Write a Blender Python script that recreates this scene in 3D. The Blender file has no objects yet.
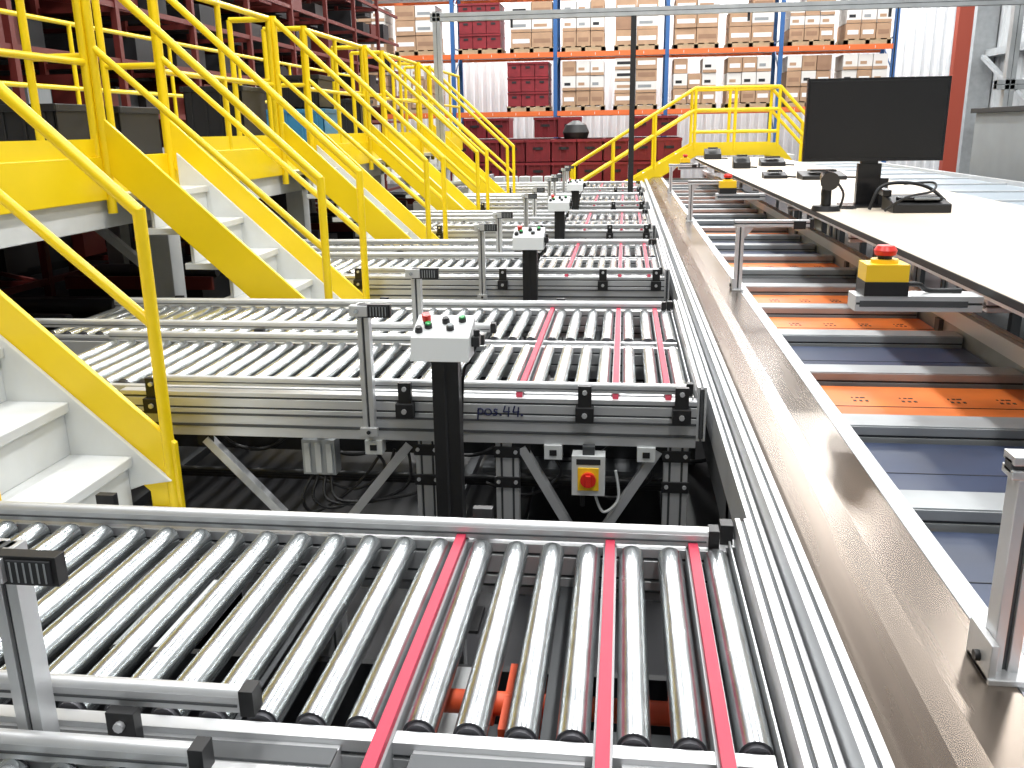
import bpy, math, random
from mathutils import Vector, Matrix
random.seed(4)
sc=bpy.context.scene

# ---------------------------------------------------------------- materials
MATS={}
def mat(name,col,metal=0.0,rough=0.5,var=0.0,scale=8.0,bump=0.0,stretch=None,emit=0,trans=0,rv=1.0):
    m=bpy.data.materials.new(name); m.use_nodes=True
    nt=m.node_tree; b=nt.nodes['Principled BSDF']
    b.inputs['Base Color'].default_value=(*col,1)
    b.inputs['Metallic'].default_value=metal
    b.inputs['Roughness'].default_value=rough
    if trans: b.inputs['Transmission Weight'].default_value=trans
    if emit:
        b.inputs['Emission Color'].default_value=(*col,1); b.inputs['Emission Strength'].default_value=emit
    if var or bump:
        tc=nt.nodes.new('ShaderNodeTexCoord'); mp=nt.nodes.new('ShaderNodeMapping')
        if stretch: mp.inputs['Scale'].default_value=stretch
        nz=nt.nodes.new('ShaderNodeTexNoise'); nz.inputs['Scale'].default_value=scale; nz.inputs['Detail'].default_value=5
        nt.links.new(tc.outputs['Object'],mp.inputs['Vector']); nt.links.new(mp.outputs[0],nz.inputs['Vector'])
        if var:
            cr=nt.nodes.new('ShaderNodeValToRGB')
            cr.color_ramp.elements[0].position=.3; cr.color_ramp.elements[1].position=.7
            cr.color_ramp.elements[0].color=(*[max(0,c*(1-var)) for c in col],1)
            cr.color_ramp.elements[1].color=(*[min(1,c*(1+var)) for c in col],1)
            nt.links.new(nz.outputs['Fac'],cr.inputs[0]); nt.links.new(cr.outputs[0],b.inputs['Base Color'])
            mr=nt.nodes.new('ShaderNodeMapRange'); mr.inputs[3].default_value=max(.05,rough-.08*rv); mr.inputs[4].default_value=min(1,rough+.1*rv)
            nt.links.new(nz.outputs['Fac'],mr.inputs[0]); nt.links.new(mr.outputs[0],b.inputs['Roughness'])
        if bump:
            bp=nt.nodes.new('ShaderNodeBump'); bp.inputs['Strength'].default_value=bump; bp.inputs['Distance'].default_value=.01
            nt.links.new(nz.outputs['Fac'],bp.inputs['Height']); nt.links.new(bp.outputs[0],b.inputs['Normal'])
    MATS[name]=m; return name
mat('zinc',(.56,.59,.60),.95,.25,.16,40,0,(1,.5,1),0,0,.5)
mat('zinc_end',(.10,.10,.11),.6,.45)
mat('alu',(.64,.65,.66),.6,.38,.06,6,0,None,0,0,.5)
mat('alu_dark',(.09,.095,.10),.5,.5,.1,6)  # low albedo puts the shade beneath the conveyors into the colour
mat('galv',(.40,.42,.43),.4,.45,.1,7)
mat('bronze',(.225,.185,.152),.85,.26,.14,3,0,(5,.25,1),0,0,.6)
mat('white_strip',(.70,.71,.73),.1,.4)
mat('belt_red',(.50,.03,.07),0,.55,.08,6)
mat('black',(.012,.012,.013),0,.45)
mat('black_gloss',(.008,.008,.009),0,.22)
mat('dark',(.015,.016,.019),0,.6)
mat('yellow',(.92,.66,.006),0,.34,.04,3)
mat('white_paint',(.68,.70,.70),0,.5,.06,6)
mat('grey_box',(.6,.62,.62),0,.45)
mat('grey_mach',(.28,.30,.31),.1,.55,.08,3)
mat('red',(.7,.03,.02),0,.35)
mat('green',(.02,.35,.08),0,.35)
mat('estop_yellow',(.95,.6,.02),0,.4)
mat('orange_panel',(.78,.19,.03),0,.45,.18,6)
mat('navy_panel',(.03,.045,.09),0,.42,.25,4)
mat('orange_mech',(.75,.1,.03),0,.45)
mat('maple',(.66,.57,.46),0,.5,.05,3,0,(1,.15,1))
mat('rack_blue',(.03,.12,.33),0,.45)
mat('rack_orange',(.75,.16,.04),0,.45)
mat('rack_red',(.13,.018,.014),0,.5)
mat('column_red',(.40,.07,.04),0,.5)
mat('card',(.44,.28,.175),0,.8,.1,4)
mat('card_dark',(.32,.19,.12),0,.8,.1,4)
mat('card_white',(.74,.72,.69),0,.7)
mat('label',(.85,.85,.85),0,.6)
mat('maroon',(.23,.014,.022),0,.55,.2,5)
mat('wood',(.42,.31,.19),0,.8,.15,6)
mat('blue_bin',(.05,.25,.45),0,.4)
mat('tote_dark',(.02,.016,.016),0,.6)
mat('screen',(.003,.003,.004),0,.45)
mat('wall_light',(.86,.88,.90),0,.5,.03,1)
mat('wall_grey',(.42,.44,.45),.1,.6,.08,1)
mat('wall_dark',(.02,.02,.022),0,.8)
mat('floor_mat',(.032,.032,.035),0,.4,.25,1.5)  # near-black colour also stands in for shade under the rollers
mat('steel_blue',(.33,.39,.44),.2,.35)
mat('ink',(.01,.015,.07),0,.6)
mat('lamp',(1,1,1),0,.5,0,1,0,None,9)

# ---------------------------------------------------------------- builder
class B:
    def __init__(s): s.v=[];s.f=[];s.m=[];s.sm=[];s.names=[]
    def mi(s,n):
        if n not in s.names: s.names.append(n)
        return s.names.index(n)
    def add(s,vs,fs,m,smooth=False):
        o=len(s.v); s.v+= [tuple(v) for v in vs]
        k=s.mi(m)
        for i,f in enumerate(fs):
            s.f.append([o+j for j in f]); s.m.append(k)
            s.sm.append(smooth[i] if isinstance(smooth,list) else smooth)
    def box(s,x0,x1,y0,y1,z0,z1,m,M=None):
        vs=[Vector(p) for p in ((x0,y0,z0),(x1,y0,z0),(x1,y1,z0),(x0,y1,z0),(x0,y0,z1),(x1,y0,z1),(x1,y1,z1),(x0,y1,z1))]
        if M: vs=[M@v for v in vs]
        s.add(vs,[(3,2,1,0),(4,5,6,7),(0,1,5,4),(1,2,6,5),(2,3,7,6),(3,0,4,7)],m)
    def cyl(s,p0,p1,r,m,seg=16,r1=None,mend=None):
        p0=Vector(p0);p1=Vector(p1);d=(p1-p0).normalized()
        a=d.orthogonal().normalized();b=d.cross(a); r1=r if r1 is None else r1
        vs=[];fs=[]
        for i in range(seg):
            t=2*math.pi*i/seg; w=a*math.cos(t)+b*math.sin(t)
            vs.append(p0+w*r); vs.append(p1+w*r1)
        for i in range(seg):
            j=(i+1)%seg; fs.append((2*i,2*j,2*j+1,2*i+1))
        s.add(vs,fs,m,True)
        s.add([vs[2*i] for i in range(seg)],[tuple(range(seg))[::-1]],mend or m)
        s.add([vs[2*i+1] for i in range(seg)],[tuple(range(seg))],mend or m)
    def tube(s,pts,r,m,seg=10):
        P=[Vector(p) for p in pts]; P=[P[0]]+P+[P[-1]]; Q=[]
        for i in range(1,len(P)-2):
            for k in range(6):
                t=k/6; a,b_,c,d=P[i-1],P[i],P[i+1],P[i+2]
                Q.append(.5*((2*b_)+(c-a)*t+(2*a-5*b_+4*c-d)*t*t+(3*b_-a-3*c+d)*t**3))
        Q.append(P[-1])
        for a,c in zip(Q[:-1],Q[1:]): s.cyl(a,c,r,m,seg)
    def bar(s,p0,p1,w,h,m,up=(0,0,1)):
        p0=Vector(p0);p1=Vector(p1);d=p1-p0;L=d.length;d.normalize()
        side=d.cross(Vector(up)).normalized();u=side.cross(d)
        M=Matrix(((d.x,side.x,u.x,p0.x),(d.y,side.y,u.y,p0.y),(d.z,side.z,u.z,p0.z),(0,0,0,1)))
        s.box(0,L,-w/2,w/2,-h/2,h/2,m,M)
    def prism(s,pts,y0,y1,m,axis='y'):
        n=len(pts)
        if axis=='y': A=[(p[0],y0,p[1]) for p in pts];C=[(p[0],y1,p[1]) for p in pts]
        elif axis=='x': A=[(y0,p[0],p[1]) for p in pts];C=[(y1,p[0],p[1]) for p in pts]
        else: A=[(p[0],p[1],y0) for p in pts];C=[(p[0],p[1],y1) for p in pts]
        fs=[tuple(range(n)),tuple(range(2*n-1,n-1,-1))]+[(i,i+n,(i+1)%n+n,(i+1)%n) for i in range(n)]
        s.add(A+C,fs,m)
    def prof(s,x0,x1,y0,y1,z0,z1,axis,m='alu',rows=None,g=.004):
        ins=.007
        if axis=='x':
            s.box(x0,x1,y0+ins,y1-ins,z0+ins,z1-ins,'alu_dark')
            n=rows or max(1,round((z1-z0)/.04)); h=(z1-z0)/n
            for i in range(n+1):
                a=max(z0,z0+(i-.5)*h+g);b=min(z1,z0+(i+.5)*h-g)
                s.box(x0,x1,y0,y1,a,b,m)
        elif axis=='y':
            s.box(x0+ins,x1-ins,y0,y1,z0+ins,z1-ins,'alu_dark')
            n=rows or max(1,round((x1-x0)/.04)); h=(x1-x0)/n
            for i in range(n+1):
                a=max(x0,x0+(i-.5)*h+g);b=min(x1,x0+(i+.5)*h-g)
                s.box(a,b,y0,y1,z0,z1,m)
        else:
            s.box(x0+ins,x1-ins,y0+ins,y1-ins,z0,z1,'alu_dark')
            n=rows or max(1,round((x1-x0)/.04)); h=(x1-x0)/n
            for i in range(n+1):
                a=max(x0,x0+(i-.5)*h+g);b=min(x1,x0+(i+.5)*h-g)
                s.box(a,b,y0,y1,z0,z1,m)
    def obj(s,name,loc=(0,0,0),bevel=0,parent=None):
        me=bpy.data.meshes.new(name); me.from_pydata(s.v,[],s.f)
        for n in s.names: me.materials.append(MATS[n])
        me.polygons.foreach_set('material_index',s.m); me.polygons.foreach_set('use_smooth',s.sm)
        me.update()
        o=bpy.data.objects.new(name,me); sc.collection.objects.link(o); o.location=loc
        if bevel:
            bv=o.modifiers.new('b','BEVEL'); bv.width=bevel; bv.segments=2; bv.limit_method='ANGLE'; bv.angle_limit=math.radians(50)
        if parent: o.parent=parent
        return o

# ---------------------------------------------------------------- room
b=B(); b.box(-15,12,-6,30,-.1,0,'floor_mat'); b.obj('floor')
def corrug(name,x0,x1,z0,z1,y,m,axis='x',pitch=.25,dep=.04):
    b=B();x=x0;vs=[]
    while x<x1:
        vs+=[(x,0),(x+pitch*.4,0),(x+pitch*.5,-dep),(x+pitch*.9,-dep)]; x+=pitch
    V=[];F=[]
    for (p,q) in vs:
        for z in (z0,z1): V.append((p,y+q,z) if axis=='x' else (y+q,p,z))
    for i in range(len(vs)-1): F.append((2*i,2*i+2,2*i+3,2*i+1))
    b.add(V,F,m)
    return b
bw=corrug('w',-15,12,0,11,28,'wall_light')
bw.box(-15,12,28.02,28.2,0,11,'wall_light'); bw.obj('wall_back')
rw=corrug('w',-6,28,0,11,9.5,'wall_grey','y',.5)
for z in (1.4,3.2,5.2,7.2): rw.box(9.2,9.45,-6,28,z,z+.18,'galv')
for y in (2,8,14,20,26): rw.box(8.9,9.45,y,y+.3,0,11,'galv')
for y in (14.3,20.3): 
    rw.bar((9.1,y,1.0),(9.1,y+5.5,3.2),.1,.1,'galv'); rw.bar((9.1,y,3.2),(9.1,y+5.5,5.2),.1,.1,'galv')
rw.box(9.52,9.7,-6,28,0,11,'wall_grey'); rw.obj('wall_right')
b=B(); b.box(-15.2,-15,-6,28,0,11,'wall_dark'); b.obj('wall_left')
b=B(); b.box(-15,12,-6.2,-6,0,11,'wall_grey'); b.obj('wall_front')

# ---------------------------------------------------------------- roller conveyors
ROLL=[.205,.11,.03,-.06,-.137,-.214,-.291,-.381]
BELT=[.158,-.015,-.336]
def guide_rail(b,x0,x1,y,z=.80,w=.026):
    b.box(x0,x1,y-w/2,y+w/2,z-.018,z+.008,'alu')
    b.cyl((x0,y,z+.006),(x1,y,z+.006),w/2,'alu',12)
    b.box(x0+.004,x1-.004,y-w/2-.002,y+w/2+.002,z-.008,z-.004,'alu_dark')
    b.box(x1,x1+.022,y-w/2-.003,y+w/2+.003,z-.022,z+.020,'black')
def bracket(b,x,y,sgn=-1):
    yy=y+sgn*.02
    b.box(x-.022,x+.022,min(yy,y),max(yy,y),.70,.785,'black')
    b.box(x-.03,x+.03,min(y+sgn*.035,y),max(y+sgn*.035,y),.665,.715,'black')
    b.cyl((x,y+sgn*.035,.69),(x,y+sgn*.042,.69),.009,'alu',8)
    b.cyl((x,y+sgn*.02,.765),(x,y+sgn*.028,.765),.008,'alu',8)
def sensor_post(b,x,y,ztop,zbot=.62):
    b.prof(x-.02,x+.02,y-.03,y+.005,zbot,ztop,'z',rows=1)
    b.box(x-.01,x+.10,y-.052,y-.03,ztop-.040,ztop+.003,'black')
    b.box(x+.03,x+.093,y-.056,y-.052,ztop-.036,ztop-.002,'dark')
    for i in range(6): b.box(x+.034+i*.010,x+.037+i*.010,y-.057,y-.056,ztop-.034,ztop-.004,'grey_mach')
    b.box(x-.035,x+.025,y-.06,y-.03,ztop-.035,ztop+.0,'alu')
    b.cyl((x-.01,y-.06,ztop-.018),(x-.01,y-.068,ztop-.018),.008,'zinc',8)
    b.box(x-.03,x+.03,y-.036,y-.02,zbot+.0,zbot+.03,'alu')
    b.cyl((x,y-.036,zbot+.015),(x,y-.042,zbot+.015),.007,'dark',8)
def conveyor(xl_front,xl_back):
    b=B()
    xs=list(ROLL); x=-.459
    while x>-4: xs.append(x); x-=.078
    xr=.228
    laneA=(.06,.70); laneB=(.82,1.46)
    for (ya,yb),xl in ((laneA,xl_front),(laneB,xl_back)):
        for x in xs:
            if x<xl+.02: continue
            b.cyl((x,ya+.012,.725),(x,yb-.012,.725),.0255,'zinc',24,mend='zinc_end')
            b.cyl((x,ya,.725),(x,yb,.725),.009,'zinc_end',8)
            b.cyl((x,ya+.004,.725),(x,ya+.012,.725),.021,'zinc_end',16); b.cyl((x,yb-.012,.725),(x,yb-.004,.725),.021,'zinc_end',16)
        b.prof(xl,xr,ya-.028,ya,.64,.738,'x',rows=2)
        b.prof(xl,xr,yb,yb+.028,.64,.738,'x',rows=2)
        x=xl+.3
        while x<xr:
            b.box(x,x+.04,ya,yb,.60,.64,'alu_dark'); x+=.55
    segs=[(xl_back,-.40),(-.29,-.04),(.012,.135)]
    for a,c in segs:
        b.box(a,c,.728,.792,.60,.728,'alu'); b.box(a,c,.742,.778,.728,.733,'alu_dark')
    xf=-1.75
    b.prof(xf,.25,-.02,.025,.66,.735,'x',rows=2)
    b.box(xf,.25,-.018,.025,.575,.655,'alu')
    b.box(xf,.25,-.022,-.018,.61,.62,'alu_dark'); b.box(xf,.25,-.0225,-.018,.652,.660,'alu_dark')
    b.prof(xl_back,.25,1.49,1.53,.60,.735,'x',rows=3)
    b.prof(.250,.280,-.02,1.53,.60,.785,'y',rows=1)
    b.box(.236,.240,0,1.5,.62,.745,'alu')
    b.box(.236,.25,.0,1.5,.61,.63,'alu_dark')
    b.box(.218,.245,1.50,1.535,.735,.78,'black')
    for x in BELT:
        b.box(x-.014,x+.014,.03,1.47,.60,.742,'galv')
        b.box(x-.010,x+.010,.02,1.475,.742,.756,'belt_red')
        b.cyl((x-.010,.02,.731),(x+.010,.02,.731),.025,'belt_red',14)
        b.cyl((x-.010,1.475,.731),(x+.010,1.475,.731),.025,'belt_red',14)
    guide_rail(b,xl_back,.19,1.475,.765,.03)
    guide_rail(b,xl_back,-.545,.795,.797)
    guide_rail(b,xl_front,-.58,.70,.768)
    guide_rail(b,-1.6,.215,.012,.77,.02)
    for x in (-1.62,-.72,-.115,.20): bracket(b,x,-.018)
    for x in (-1.55,-.72): bracket(b,x,.775)
    for x in (-2.3,-1.2,-.3): bracket(b,x,1.53,1)
    sensor_post(b,-.845,.76,1.055)
    sensor_post(b,-.845,-.022,1.055,.60)
    for x in (-.66,-.38,.19,-2.0):
        b.prof(x-.04,x+.04,.0,.04,.0,.575,'z',rows=2)
        b.prof(x-.04,x+.04,1.46,1.50,.0,.60,'z',rows=2)
        for z in (.54,.43,.2):
            b.box(x-.045,x+.045,-.008,.0,z-.022,z+.017,'black')
            for k in (-.03,.03): b.cyl((x+k,-.008,z),(x+k,-.014,z),.007,'alu',8)
        b.box(x-.02,x+.02,.04,1.46,.1,.14,'alu_dark'); b.box(x-.02,x+.02,.04,1.46,.5,.54,'alu_dark')
        b.box(x-.06,x+.06,-.02,.06,0,.01,'alu_dark')
    for xa,xb in ((-1.46,-1.2),(-.72,-.95),(-.33,-.17),(.13,-.04)):
        b.bar((xa,.01,.555),(xb,.01,.27),.03,.035,'alu',up=(0,1,0))
        b.box(xa-.03,xa+.03,-.004,.0,.535,.575,'black')
    for x in (-.22,.09,-.84):
        b.box(x-.03,x+.03,-.03,.02,.525,.575,'grey_box'); b.box(x-.012,x+.012,-.034,-.03,.54,.56,'black')
        b.tube([(x,0,.525),(x+.02,.02,.45),(x-.1,.05,.36),(x-.25,.1,.38)],.006,'black',6)
    b.box(-1.12,-1.0,.03,.09,.42,.55,'galv')
    for k in range(3): b.box(-1.11+k*.04,-1.09+k*.04,.022,.03,.43,.54,'grey_box')
    for k,dx in enumerate((-.04,.0,.05,.09)):
        b.tube([(-1.07+dx*.5,.05,.42),(-1.08+dx,.0,.34),(-1.0+dx*2,.02,.28+.02*k),(-.85+dx*2,.06,.38),(-.8+dx,.1,.5)],.006,'black',6)
    for k in range(5):
        x=-1.6+k*.42
        b.tube([(x,.3,.56),(x+.1,.28,.44-.02*(k%2)),(x+.25,.3,.42),(x+.42,.3,.56)],.008,'black',6)
    b.cyl((-1.9,.75,.62),(.22,.75,.62),.012,'zinc_end',10)
    b.cyl((-.32,1.12,.58),(.2,1.12,.58),.022,'orange_mech',14)
    for x in (-.25,-.12,.02,.12): b.cyl((x,1.12,.58),(x+.03,1.12,.58),.04,'orange_mech',16)
    for x in (-.2,): b.box(x,x+.07,1.02,1.22,.54,.6,'orange_mech')
    b.box(-.5,.22,.2,1.3,.38,.40,'alu_dark'); b.box(-.42,-.3,.9,1.35,.45,.5,'grey_box'); b.box(-.02,.1,.95,1.05,.45,.5,'grey_box')
    for i in range(22):
        x=-2.1+i*.10
        b.cyl((x,.35,.44),(x,.75,.44),.02,'zinc',12)
    b.box(-2.2,.2,.33,.35,.40,.455,'dark'); b.box(-2.2,.2,.75,.77,.40,.475,'alu')
    for k,(z,y) in enumerate(((.36,.2),(.33,.25),(.30,.3),(.5,.3))):
        b.cyl((-2.2,y,z),(.2,y,z),.012,'black',8)
    b.box(-2.3,.22,1.40,1.42,.12,.46,'dark')
    return b
c2=conveyor(-2.2,-2.62).obj('roller_conveyor',(0,2.87,0))
def bev(o):
    md=o.modifiers.new('b','BEVEL'); md.width=.0018; md.segments=1; md.limit_method='ANGLE'; md.angle_limit=math.radians(60)
bev(c2)
for y in (.30,5.41,7.95,10.49,13.03):
    o=bpy.data.objects.new('roller_conveyor',c2.data); sc.collection.objects.link(o); o.location=(0,y,0)
    if y<6: bev(o)
# hand-written position mark, drawn as marker strokes
tb=B()
def stroke(pts,x0):
    for p,q in zip(pts[:-1],pts[1:]):
        tb.cyl((x0+p[0],0,p[1]),(x0+q[0],0,q[1]),.0028,'ink',6)
s_=.036
def circ(cx,cz,r,a0=0,a1=360,n=10): return [(cx+r*math.cos(math.radians(a0+(a1-a0)*i/n)),cz+r*math.sin(math.radians(a0+(a1-a0)*i/n))) for i in range(n+1)]
stroke([(.0,-.016),(.003,.024)],0); stroke(circ(.010,.014,.009),0)
stroke(circ(.012,.011,.011),.024)
stroke([(.016,.02),(.006,.022),(.004,.014),(.014,.009),(.012,.001),(.0,.0)],.052)
stroke(circ(.0,.002,.0022,n=5),.078)
for xx in (.088,.120): stroke([(.006,.034),(.0,.012),(.022,.014)],xx); stroke([(.019,.030),(.016,-.004)],xx)
stroke(circ(.0,.002,.0022,n=5),.150)
tb.obj('position_mark',(-.475,-.0225,.675),0,c2)

b=B()
b.box(-.055,.055,-.03,.03,-.07,.07,'grey_box'); b.box(-.035,.035,-.036,-.03,-.05,.03,'estop_yellow')
b.cyl((0,-.036,-.01),(0,-.048,-.01),.026,'red',20); b.box(-.008,.008,-.06,-.048,-.03,.01,'red')
b.box(-.04,.04,-.032,-.03,.04,.06,'dark')
b.cyl((-.02,0,-.07),(-.02,0,-.12),.008,'black',8); b.tube([(.02,0,-.07),(.05,.0,-.14),(.1,.02,-.1),(.09,.03,0)],.005,'grey_box',8)
b.box(-.02,.02,-.02,.01,.06,.10,'alu_dark')
b.obj('isolator_switch',(-.10,2.83,.485),.004)

# ---------------------------------------------------------------- operator pedestals
def pedestal(x,y,s=1.0):
    b=B()
    b.box(-.042,.042,-.02,.04,.0,.94,'black'); b.box(-.004,.004,-.023,-.02,.05,.9,'dark')
    b.box(-.09,.09,-.07,.09,0,.012,'black')
    pts=[(-.075,.925),(.065,.925),(.075,1.04),(-.055,.995)]
    b.prism(pts,-.095,.085,'grey_box','x')
    d=Vector((0,.13,.045)).normalized(); n=Vector((0,-d.z,d.y))
    for i,(xx,t,m) in enumerate(((-.06,.09,'red'),(-.05,.06,'green'),(.02,.05,'grey_mach'),(.0,.09,'black'),(.05,.1,'green'),(-.075,.035,'black'))):
        p=Vector((xx,-.055,.995))+d*t
        b.cyl(p,p+n*.012,.012,'black',14); b.cyl(p+n*.01,p+n*(.03 if m=='red' else .018),.014 if m=='red' else .009,m,14)
    b.box(.086,.11,-.02,.02,.96,.99,'black'); b.cyl((.10,0,.99),(.10,0,1.01),.01,'black',8)
    b.tube([(.095,.03,.96),(.07,.045,.90),(.045,.045,.84),(.03,.045,.5)],.005,'black',6)
    b.obj('control_pedestal',(x,y,0),.004)
for y in (2.66,5.25,7.75,10.3): pedestal(-.54,y)

# ---------------------------------------------------------------- main sorter line
b=B()
Y0,Y1=.2,17.5
b.prof(.305,.337,Y0,Y1,.58,.70,'y',rows=1)
b.prof(.342,.382,Y0,Y1,.60,.755,'y',rows=1)
b.box(.31,.38,Y0,Y1,.45,.60,'alu_dark')
b.prism([(.385,.712),(.46,.766),(.50,.778),(.605,.775),(.605,.70),(.60,.70),(.60,.77),(.50,.773),(.46,.760),(.385,.705)],Y0,Y1,'bronze')
b.box(.385,.395,Y0,Y1,.50,.71,'bronze')
b.box(.612,.655,Y0,Y1,.73,.768,'white_strip')
for k in range(9): b.box(.6115,.6555,1.1+k*1.9,1.104+k*1.9,.731,.7685,'alu_dark')
b.box(.662,.675,Y0,Y1,.66,.745,'alu')
y=Y0
k=0
gapcol=['navy_panel','orange_panel','navy_panel','navy_panel','orange_panel','navy_panel','orange_panel','orange_panel','dark','orange_panel','navy_panel']
while y<Y1-.6:
    b.prof(.675,1.44,y,y+.12,.66,.72,'x',rows=1,m='galv')
    b.box(.675,1.44,y+.005,y+.115,.72,.724,'galv')
    mcol=gapcol[k%len(gapcol)]
    b.box(.69,1.44,y+.15,y+.59,.665,.68,mcol)
    b.box(.69,1.44,y+.34,y+.344,.68,.6815,'dark')
    if mcol=='orange_panel':
        for q in range(4):
            xx=.80+.16*q
            for r in range(3):
                b.box(xx+r*.02,xx+r*.02+.010,y+.40,y+.415,.68,.6815,'dark'); b.box(xx+r*.015,xx+r*.02+.006,y+.44,y+.45,.68,.6815,'dark')
    y+=.62;k+=1
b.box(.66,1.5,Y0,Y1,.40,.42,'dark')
b.prof(1.44,1.50,Y0,Y1,.745,.81,'y',rows=1,m='white_strip')
b.box(1.45,1.49,Y0,Y1,.45,.745,'galv')
y=.6
while y<Y1:
    for x in (.34,.62,1.46):
        b.box(x-.03,x+.03,y,y+.06,0,.6 if x<1 else .74,'alu_dark')
    y+=1.8
b.obj('sorter_line',(0,0,0),.0015)

def rail_bracket(y,arm=.36):
    b=B(); x=.575
    b.prof(x,x+.04,y-.02,y+.02,.70,1.10,'z',rows=1)
    b.box(x-.012,x,y-.04,y+.05,.70,.84,'alu'); b.box(x-.012,x+.05,y-.045,y+.045,.775,.785,'alu')
    for z in (.80,): b.cyl((x-.012,y,z),(x-.02,y,z),.009,'black',8)
    b.prof(x-.01,x+arm,y-.02,y+.02,1.10,1.135,'x',rows=1)
    b.prism([(x+.04,1.10),(x+.09,1.10),(x+.04,1.04)],y-.012,y+.012,'alu')
    b.box(x+arm,x+arm+.02,y-.025,y+.025,1.09,1.14,'black')
    b.box(x+arm-.08,x+arm-.02,y-.03,y-.02,1.09,1.13,'black')
    b.obj('guard_bracket',(0,0,0),.0015)
for y in (1.31,4.75,8.3,12): rail_bracket(y)

# ---------------------------------------------------------------- workbench
TZ=1.10
b=B()
b.box(1.14,2.42,.3,15.4,TZ-.028,TZ,'maple')
b.box(1.1365,1.1405,.3,15.4,TZ-.029,TZ-.002,'dark')
b.prof(1.20,1.24,.35,15.3,TZ-.07,TZ-.03,'y',rows=1)
y=1.2
while y<15.4:
    for x in (1.56,2.36): b.prof(x-.02,x+.02,y,y+.04,0,TZ-.03,'z',rows=1)
    b.prof(1.2,2.36,y,y+.04,TZ-.11,TZ-.07,'x',rows=1)
    y+=1.9
b.obj('workbench',(0,0,0),.002)

def estop(y):
    b=B()
    b.prof(-.04,.345,-.05,.05,-.05,0,'x',rows=1)
    b.box(-.043,-.04,-.05,.05,-.05,0,'alu'); b.box(-.03,.3,-.052,-.05,-.035,-.015,'alu_dark')
    b.box(-.02,.115,-.055,.055,0,.045,'black')
    b.box(-.018,.113,-.053,.053,.045,.10,'estop_yellow')
    b.cyl((.048,0,.10),(.048,0,.112),.042,'estop_yellow',24)
    b.cyl((.048,0,.112),(.048,0,.125),.022,'black',20)
    b.cyl((.048,0,.125),(.048,0,.14),.032,'red',24,r1=.036); b.cyl((.048,0,.14),(.048,0,.155),.036,'red',24,r1=.026)
    b.tube([(.115,0,.03),(.16,.0,.03),(.2,.02,.008),(.3,.02,.008)],.008,'black',8)
    b.obj('emergency_stop_button',(.785,y,1.07),.005)
for y in (3.0,7.6,13): estop(y)

b=B()
b.box(-.415,.415,-.02,.02,.275,.765,'black_gloss'); b.box(-.40,.40,-.022,-.02,.295,.75,'screen')
b.box(-.2,.2,.02,.06,.34,.62,'black')
b.box(-.05,.05,.03,.07,.01,.45,'black_gloss'); b.box(-.07,.07,.015,.06,.0,.26,'black_gloss')
b.box(.03,.12,.02,.08,.01,.17,'black')
b.prism([(-.2,-.12),(.17,-.12),(.14,.12),(-.16,.12)],0,.012,'black_gloss','z')
b.obj('computer_monitor',(1.515,5.95,TZ),.004)
b=B()
b.cyl((0,0,0),(0,0,.03),.085,'black',24,r1=.075); b.cyl((0,0,.03),(0,.01,.12),.03,'black',16)
b.bar((-.0,.03,.08),(0,-.03,.20),.05,.045,'black_gloss'); b.cyl((0,-.07,.175),(0,.06,.2),.055,'black_gloss',16,r1=.035)
b.tube([(.05,.03,.01),(.10,.08,.008),(.16,.05,.008),(.2,.10,.008)],.006,'black',6)
b.tube([(.08,0,.01),(.09,-.03,.10),(.05,-.02,.17)],.008,'black',6)
b.obj('barcode_scanner',(1.20,5.65,TZ),.004)
b=B()
b.prism([(-.13,0),(.13,0),(.13,.09),(-.13,.05)],-.16,.16,'black','x')
b.bar((-.16,.02,.1),(-.16,.2,.11),.05,.04,'black_gloss'); b.bar((-.12,-.05,.075),(.12,-.05,.075),.08,.02,'black_gloss')
b.tube([(-.26,.0,.01),(-.2,.02,.14),(-.05,.05,.16),(.08,.05,.13),(.16,.0,.06)],.010,'black',8)
b.tube([(-.2,-.1,.01),(-.1,-.14,.09),(.05,-.1,.12),(.1,.05,.16),(-.05,.1,.15)],.007,'black',8)
b.box(-.04,.1,-.1,-.02,.07,.085,'grey_mach')
b.obj('desk_terminal',(1.70,5.6,TZ),.006)
def small_dev(x,y,w,h,name):
    b=B(); b.prism([(-w*.4,0),(w*.4,0),(w*.4,h),(-w*.4,h*.5)],-w/2,w/2,'black','x')
    b.box(-w*.3,w*.3,-w*.2,w*.2,h,h+.02,'black_gloss') ; b.tube([(w*.4,0,.01),(w*.7,.1,.01),(w*.9,.0,.01)],.01,'black',6)
    b.obj(name,(x,y,TZ),.004)
small_dev(1.85,9.0,.4,.07,'desk_terminal'); small_dev(1.45,9.2,.22,.06,'desk_terminal')
small_dev(1.4,11.4,.2,.14,'barcode_scanner'); small_dev(1.85,12,.3,.1,'desk_terminal'); small_dev(1.35,14.6,.25,.16,'barcode_scanner')

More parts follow.
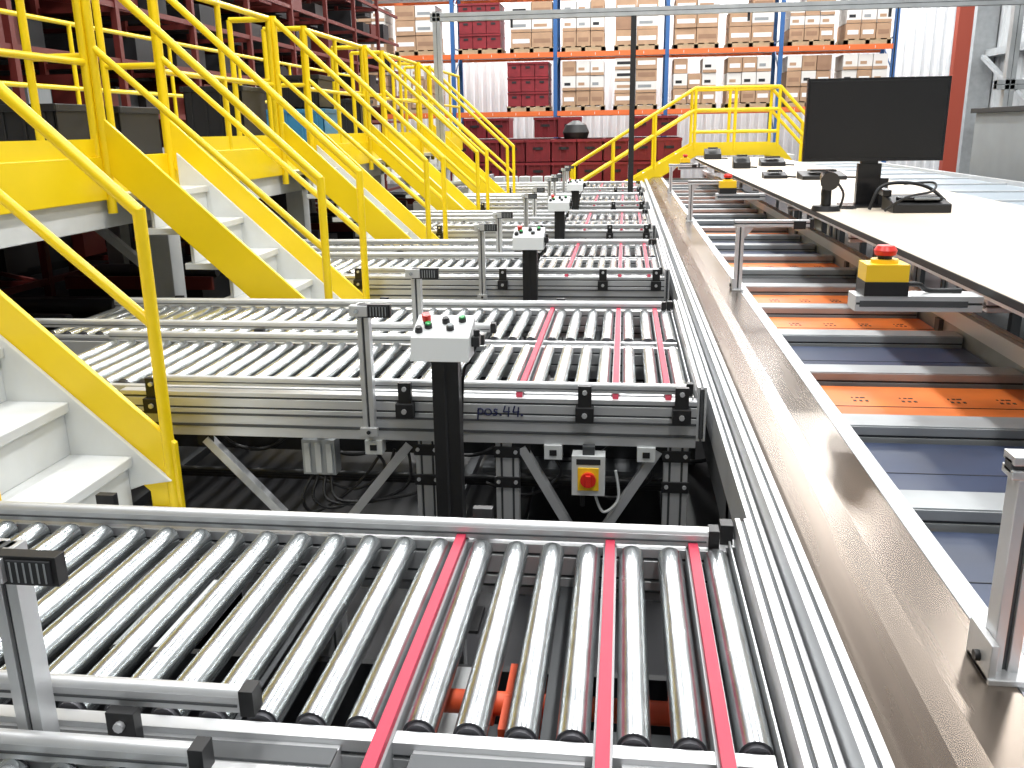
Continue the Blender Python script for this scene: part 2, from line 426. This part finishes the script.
b=B()
b.box(2.6,3.6,1,15.4,.98,1.02,'steel_blue'); b.prof(2.55,2.6,1,15.4,.95,1.06,'y',rows=1); b.prof(3.6,3.65,1,15.4,.95,1.06,'y',rows=1)
y=1.2
while y<15:
    b.box(2.6,3.6,y,y+.04,1.02,1.035,'alu')
    for x in (2.6,3.6): b.box(x-.03,x+.03,y,y+.06,0,.95,'alu_dark')
    y+=1.0
b.obj('glass_top_conveyor')
b=B()
b.box(4.3,5.5,10.0,12.2,.0,1.7,'grey_mach')
for i in range(5): b.box(4.35+i*.23,4.5+i*.23,9.97,10.0,.9,1.6,'galv')
b.box(4.25,5.55,9.95,12.25,1.7,1.76,'dark')
b.box(4.4,4.9,9.9,10.0,1.1,1.4,'white_paint'); b.box(5.0,5.4,9.9,10.0,1.0,1.3,'dark'); b.box(4.5,4.8,9.89,9.9,1.15,1.25,'blue_bin')
b.obj('control_cabinet',(0,0,0),.01)
b=B()
for x in (4.9,7.0):
    b.prof(x,x+.12,13,13.12,0,3.2,'z',rows=1,m='galv')
b.prof(4.8,7.2,13,13.12,2.0,2.12,'x',rows=1,m='galv'); b.prof(4.8,7.2,13,13.12,3.1,3.22,'x',rows=1,m='galv')
b.bar((5.0,13.05,2.0),(7.0,13.05,3.1),.06,.08,'galv'); b.bar((5.0,13.05,1.5),(7.0,13.05,1.5),.06,.08,'galv')
b.obj('machine_guard_frame')
b=B()
b.box(6.85,7.1,21,21.25,0,9,'column_red'); b.box(6.8,7.15,20.95,21.3,0,.03,'column_red'); b.box(6.83,7.12,20.97,21.0,0,9,'column_red')
b.obj('steel_column')

# ---------------------------------------------------------------- stairs
T=.93
def stair(yn,yf,dx):
    b=B()
    def zl(x): return .37+(-1.5-x)*T
    for y,s in ((yn,1),(yf,-1)):
        pts=[(-1.47,0),(-1.47,.60),(-2.66,zl(-2.66)+.26),(-2.66,zl(-2.66)-.02),(-1.58,zl(-1.58)-.02),(-1.58,0)]
        b.prism(pts,y-.012,y+.012,'yellow')
        yy=y+s*.03
        lo=.0 if s>0 else .17
        b.prism([(-1.59,zl(-1.59)),(-1.49,.47),(-2.6,zl(-2.6)+.10),(-2.6,zl(-2.6)-lo),(-1.72,zl(-1.72)-lo)],min(y+s*.012,yy),max(y+s*.012,yy),'white_paint')
        r=.021
        z0=1.365; zt=z0+1.15*T
        b.cyl((-1.5,y,.3),(-1.5,y,z0+.01),r,'yellow',14)
        b.cyl((-1.5,y,z0),(-2.65,y,zt),r,'yellow',14)
        b.cyl((-1.5,y,z0-.36),(-2.65,y,zt-.40),r*.85,'yellow',14)
        b.cyl((-2.65,y,1.2),(-2.65,y,zt+.02),r*1.2,'yellow',14)
        b.cyl((-2.65,y,zt),(-3.0,y,zt),r,'yellow',14); b.cyl((-2.65,y,zt-.45),(-3.0,y,zt-.45),r*.85,'yellow',14); b.cyl((-3.0,y,1.45),(-3.0,y,zt),r,'yellow',14)
    ya,yb=yn+.03,yf-.03
    for k in range(1,8):
        z=.186*k; x=-1.5-(z-.43)/T
        if k<2: x=-1.28
        b.box(x-.26,x+.02,ya,yb,z-.035,z,'white_paint')
        b.box(x-.02,x,ya,yb,z-.186,z-.03,'white_paint')
        if k<3: b.box(x-.26,x,ya,yb,0,z-.035,'white_paint')
    b.obj('yellow_staircase',(dx,0,0),.004)
SY=[(1.855,2.7),(4.55,5.25),(7.1,7.79),(9.64,10.33),(12.18,12.87)]
for i,(a,c) in enumerate(SY): stair(a,c,-.01 if i==0 else -.04)
b=B()
b.box(-4.65,-2.74,-1,15.4,1.43,1.47,'galv')
b.box(-2.74,-2.70,-1,15.4,1.27,1.49,'yellow')
b.box(-2.82,-2.74,-1,15.4,1.12,1.40,'white_paint')
for y in (.5,3.0,5.2,7.6,10.2,12.7):
    b.box(-2.89,-2.74,y,y+.15,0,1.2,'white_paint'); b.box(-4.6,-4.45,y,y+.15,0,1.43,'galv'); b.box(-4.65,-2.74,y,y+.12,1.2,1.42,'white_paint')
    b.bar((-2.82,y+.07,.7),(-3.4,y+.07,1.2),.05,.05,'white_paint')
b.obj('mezzanine_platform',(0,0,0),.004)
b=B()
prev=-1
for i,(a,c) in enumerate(SY+[(15.3,16)]):
    y0,y1=prev+.03,a-.03
    zt=2.435
    for z,r in ((zt,.021),(zt-.48,.018)): b.cyl((-2.72,y0,z),(-2.72,y1,z),r,'yellow',14)
    b.box(-2.73,-2.715,y0,y1,1.49,1.58,'yellow')
    n=max(1,round((y1-y0)/.9))
    for k in range(n+1):
        yy=y0+(y1-y0)*k/n
        b.cyl((-2.72,yy,1.49),(-2.72,yy,zt),.02,'yellow',12)
    prev=c
for z in (2.435,1.955): b.cyl((-4.3,-1,z),(-4.3,15.3,z),.018,'yellow',10)
for k in range(11): b.cyl((-4.3,-1+k*1.6,1.47),(-4.3,-1+k*1.6,2.435),.018,'yellow',10)
b.obj('yellow_guardrail')
def bin_(x,y,w,d,h,m,z=1.47):
    b=B(); t=.015
    for (a0,a1,c0,c1) in ((-w/2,w/2,-d/2,-d/2+t),(-w/2,w/2,d/2-t,d/2),(-w/2,-w/2+t,-d/2,d/2),(w/2-t,w/2,-d/2,d/2)): b.box(a0,a1,c0,c1,0,h,m)
    b.box(-w/2,w/2,-d/2,d/2,0,t,m)
    for s in (-1,1): b.box(-w/2-.02,w/2+.02,s*d/2-.015,s*d/2+.015,h-.04,h,m); b.box(s*w/2-.015,s*w/2+.015,-d/2-.02,d/2+.02,h-.04,h,m)
    for k in range(4): xx=-w/2+w*(k+.5)/4; b.box(xx-.01,xx+.01,-d/2-.01,-d/2,0,h-.04,m)
    b.obj('storage_bin',(x,y,z),.004)
bin_(-3.35,5.0,.5,.4,.3,'black'); bin_(-3.35,5.7,.5,.5,.3,'black'); bin_(-3.15,8.9,.6,.5,.34,'blue_bin'); bin_(-3.35,7.6,.5,.5,.5,'black'); bin_(-3.4,11.2,.5,.5,.5,'black')
bin_(-3.15,8.92,.5,.45,.3,'black',1.82)

b=B()
for y in [ -1+1.6*i for i in range(13)]:
    for x in (-4.8,-5.6,-7.0):
        b.box(x-.03,x+.03,y-.03,y+.03,0,6.5,'rack_red')
    for z in (.4,.9,1.75,2.25,2.75,3.3,3.85,4.4,5.0,5.6):
        b.box(-4.82,-4.78,y,y+1.6,z,z+.05,'rack_red'); b.box(-7,-4.8,y,y+.04,z-.03,z+.02,'rack_red')
        if random.random()<.6: b.bar((-4.8,y,z),(-7,y+.3,z+.35),.03,.03,'rack_red')
        yy=y+.08
        while yy<y+1.35:
            w=random.uniform(.3,.5); h=random.uniform(.2,.38)
            if random.random()<.85:
                dx=random.uniform(0,.6)
                b.box(-5.9-dx,-4.9-dx,yy,yy+w-.04,z+.05,z+.05+h,random.choice(['tote_dark','tote_dark','rack_red','tote_dark','rack_red','dark','dark','grey_mach' if random.random()<.3 else 'dark','card_dark' if random.random()<.3 else 'dark']))
            yy+=w
b.box(-7.1,-7.0,-1.5,20,0,6.5,'wall_dark')
b.obj('flow_rack')
b=B()
for k in range(8):
    y=.5+k*2
    b.box(-4.3,-3.2,y,y+1.4,.3,.5,'dark'); b.box(-4.3,-3.1,y-.03,y,.45,.55,'rack_red')
    b.box(-4.3,-4.2,y,y+.1,0,.3,'dark'); b.box(-3.3,-3.2,y,y+.1,0,.3,'dark')
    b.cyl((-4.2,y+.3,.55),(-3.2,y+.3,.55),.05,'zinc_end',12); b.cyl((-4.2,y+.8,.55),(-3.2,y+.8,.55),.05,'zinc_end',12)
b.obj('return_conveyor')

# ---------------------------------------------------------------- crossover bridge
b=B()
ya,yb=15.8,16.7
for y in (ya,yb):
    b.prism([(-.95,.0),(-.95,.12),(1.15,1.32),(2.5,1.32),(3.6,.12),(3.6,0),(3.4,0),(2.4,1.12),(1.2,1.12),(-.7,0)],y-.02,y+.02,'yellow')
    P=[(-.9,.95),(1.15,2.20),(2.5,2.20),(3.6,1.05)]
    for off in (0,-.35,-.7):
        for p,q in zip(P[:-1],P[1:]):
            if off==-.7 and p!=P[1]: continue
            b.cyl((p[0],y,p[1]+off),(q[0],y,q[1]+off),.028,'yellow',10)
    for x,zb,zt in ((-.9,0,.95),(-.2,.45,1.38),(.5,.9,1.8),(1.15,1.2,2.20),(1.8,1.2,2.20),(2.5,1.2,2.20),(3.05,.7,1.62),(3.6,0,1.05)):
        b.cyl((x,y,zb),(x,y,zt),.028,'yellow',10)
for x in (1.15,2.5):
    b.cyl((x,ya,2.20),(x,yb,2.20),.028,'yellow',10)
b.box(1.15,2.5,ya,yb,1.22,1.28,'galv')
for k in range(7):
    b.box(-.8+k*.28,-.5+k*.28,ya,yb,.14+k*.16,.18+k*.16,'white_paint'); b.box(2.6+k*.14,2.8+k*.14,ya,yb,1.08-k*.15,1.12-k*.15,'white_paint')
b.obj('crossover_bridge')

b=B()
yp=12.35
b.prof(-2.52,-2.42,yp,yp+.10,0,3.08,'z',rows=1,m='galv')
b.prof(-2.55,6.5,yp,yp+.10,2.96,3.06,'x',rows=1,m='galv')
b.prof(6.4,6.5,yp,yp+.10,0,2.96,'z',rows=1,m='galv')
b.box(.05,.12,yp,yp+.07,0,2.96,'black'); b.box(-.01,.19,yp-.05,yp+.12,0,.02,'black')
for x in (-1.5,1.5,3.2): b.box(x,x+.03,yp+.02,yp+.05,2.86,2.96,'dark')
b.cyl((3.3,yp,2.96),(3.3,yp,1.6),.008,'black',6)
b.obj('portal_frame')

# ---------------------------------------------------------------- pallet racks
RX=[-12.97,-10.17,-7.37,-4.40,-1.78,1.0,3.75,6.42]
RY=24
ZB=(1.90,3.32,4.78)
b=B()
for x in RX:
    for y in (RY,RY+1.1):
        b.box(x-.05,x+.05,y,y+.09,0,7,'rack_blue')
    for k in range(8): b.bar((x,RY+.05,.4+k*.8),(x,RY+1.1,.4+k*.8+(.7 if k%2 else 0)),.03,.03,'rack_blue')
for x0,x1 in zip(RX[:-1],RX[1:]):
    for z in ZB:
        for y in (RY-.03,RY+1.1): b.box(x0+.05,x1-.05,y,y+.05,z,z+.12,'rack_orange')
        b.box(x0+.05,x1-.05,RY+.1,RY+1.0,z+.05,z+.07,'galv')
        for dx in (.4,1.0,1.6,2.2): b.box(x0+dx,x0+dx+.01,RY-.032,RY-.03,z+.03,z+.09,'label')
b.obj('pallet_rack')
def stack(x,z,kind):
    b=B()
    for k in range(3): b.box(-.55,.55,-.5+k*.45,-.4+k*.45,0,.1,'wood')
    for k in range(5): b.box(-.55+k*.25,-.45+k*.25,-.5,.5,.1,.13,'wood')
    for xx in (-.55,-.05,.45): b.box(xx,xx+.1,-.5,.5,0,.1,'wood')
    n=random.choice([3,3,2]) if kind!='red' else 3
    w=1.06/n
    rows=random.choice([3,3,3,4]) if kind!='red' else 3
    hh=.36 if rows<4 else .28
    style=random.random()
    for r in range(rows):
        for i in range(n):
            if r==rows-1 and kind!='red' and random.random()<.12: continue
            m={'red':'maroon'}.get(kind) or ('card' if r==0 else random.choice(['card_white','card_white','card_white','card'] if style<.7 else ['card','card_dark','card','card_white']))
            j=random.uniform(-.02,.02)
            x0=-.53+i*w
            h1=.13+(r+1)*hh-.012
            b.box(x0+.008,x0+w-.008,-.48+j,.48,.13+r*hh,h1,m)
            if kind!='red' and m!='card_white': b.box(x0+.05,x0+w-.05,-.483+j,-.48+j,.13+r*hh+.10,.13+r*hh+.2,random.choice(['label','label','card_dark']))
            elif kind!='red': 
                b.box(x0+.06,x0+w-.14,-.483+j,-.48+j,.13+r*hh+.12,.13+r*hh+.19,random.choice(['grey_mach','card','dark']))
                b.box(x0+.008,x0+w-.008,-.482+j,-.48+j,.13+r*hh,.13+r*hh+.07,'card')
            else:
                b.box(x0+.12,x0+w-.12,-.49+j,-.48+j,.13+r*hh+.2,.13+r*hh+.25,'dark'); b.box(x0,x0+w,-.5+j,.49,h1-.05,h1,'maroon')
    o=b.obj('carton_pallet',(x,RY+.5,z))
for bi,(x0,x1) in enumerate(zip(RX[:-1],RX[1:])):
    for zi,zz in enumerate(ZB):
        for q in (.70,2.02):
            z=zz+.12
            if bi==3 and zi==0:
                if q<1: continue
                stack(x0+q-.1,z,'red'); continue
            stack(x0+q,z,'red' if (bi==3 and zi==1 and q<1) else 'card')
b=B()
for (yy,n,R) in ((17.9,9,3),(18.75,9,3),(19.6,9,4)):
    for i in range(n):
        for r in range(R):
            if r==3 and i in (2,5,6): continue
            x=-3.4+i*.5; z=.12+r*.43
            y0=yy+random.uniform(-.03,.03)
            b.box(x,x+.47,y0,yy+.7,z,z+.41,'maroon')
            b.box(x-.01,x+.48,yy-.04,yy+.72,z+.36,z+.41,'maroon'); b.box(x+.14,x+.33,yy-.05,yy-.03,z+.22,z+.27,'dark')
            for k in range(4): b.box(x+.03+k*.13,x+.045+k*.13,yy-.05,yy-.03,z,z+.36,'maroon')
    b.box(-3.45,1.1,yy,yy+.7,0,.1,'wood')
b.obj('red_crate_stack')
b=B()
b.cyl((0,0,0),(0,0,.12),.22,'black',18,r1=.26); b.cyl((0,0,.12),(0,0,.26),.26,'black',18,r1=.2); b.cyl((0,0,.26),(0,0,.34),.2,'black',18,r1=.06)
b.obj('black_bag',(-.95,18.2,1.395),.0)
b=B()
for i in range(3): b.box(-2.4,-1.2,16.5,16.9,.1+i*.25,.13+i*.25,'grey_box')
for i in range(5): b.box(-2.35+i*.23,-2.17+i*.23,16.52,16.85,.63,.76,'grey_box')
for x in (-2.45,-1.2): b.box(x,x+.05,16.5,16.95,0,.8,'galv')
b.obj('parts_shelf')

# ---------------------------------------------------------------- lights
b=B()
LX=[(-3,2),(-3,9),(-3,17),(1.6,-1.5),(1.6,4),(1.6,10),(1.6,16),(7,5),(7,14),(0,21.3),(-6,21.3),(6,21.3),(-6,26.6),(-2,26.6),(2,26.6),(6,26.6)]  # rear lamps are added to brighten the racks and back wall
for x,y in LX:
    sx,sy=(1.5,.2) if y>26 else (.25,1.6)
    b.box(x-sx,x+sx,y-sy,y+sy,8.7,8.72,'lamp'); b.box(x-sx-.02,x+sx+.02,y-sy-.02,y+sy+.02,8.72,8.8,'white_paint')
    for s in (-1,1): b.cyl((x+s*sx*.6,y+s*sy*.6,8.8),(x+s*sx*.6,y+s*sy*.6,11),.01,'dark',6)
b.obj('ceiling_and_fill_lamp')
for x,y in LX:
    L=bpy.data.lights.new('lamp_and_fill_light','AREA'); L.shape='RECTANGLE'; L.size=.6; L.size_y=3.2; L.energy=290; L.color=(1,.998,.985)
    if y>26: L.size=3.2; L.size_y=.6; L.energy=440  # added row behind the racks, lights the back wall
    elif y>20: L.energy=400
    o=bpy.data.objects.new('lamp_and_fill_light',L); sc.collection.objects.link(o); o.location=(x,y,8.65)
w=bpy.data.worlds.new('w'); sc.world=w; w.use_nodes=True
w.node_tree.nodes['Background'].inputs[0].default_value=(.93,.97,1,1); w.node_tree.nodes['Background'].inputs[1].default_value=.46
sc.view_settings.view_transform='Standard'; sc.view_settings.look='None'; sc.view_settings.exposure=0

# ---------------------------------------------------------------- camera
f=898.9; th=math.radians(15.85); ps=math.radians(7.14); ro=math.radians(.88)
F=Vector((-math.sin(ps)*math.cos(th),math.cos(ps)*math.cos(th),-math.sin(th)))
R=Vector((math.cos(ps),math.sin(ps),0)); U=R.cross(F)
r=R*math.cos(ro)-U*math.sin(ro); u=R*math.sin(ro)+U*math.cos(ro)
cam=bpy.data.cameras.new('camera'); cam.sensor_width=36; cam.lens=f/1024*36; cam.clip_start=.02; cam.clip_end=200
co=bpy.data.objects.new('camera',cam); sc.collection.objects.link(co)
co.matrix_world=Matrix(((r.x,u.x,-F.x,0),(r.y,u.y,-F.y,0),(r.z,u.z,-F.z,1.6),(0,0,0,1)))
sc.camera=co
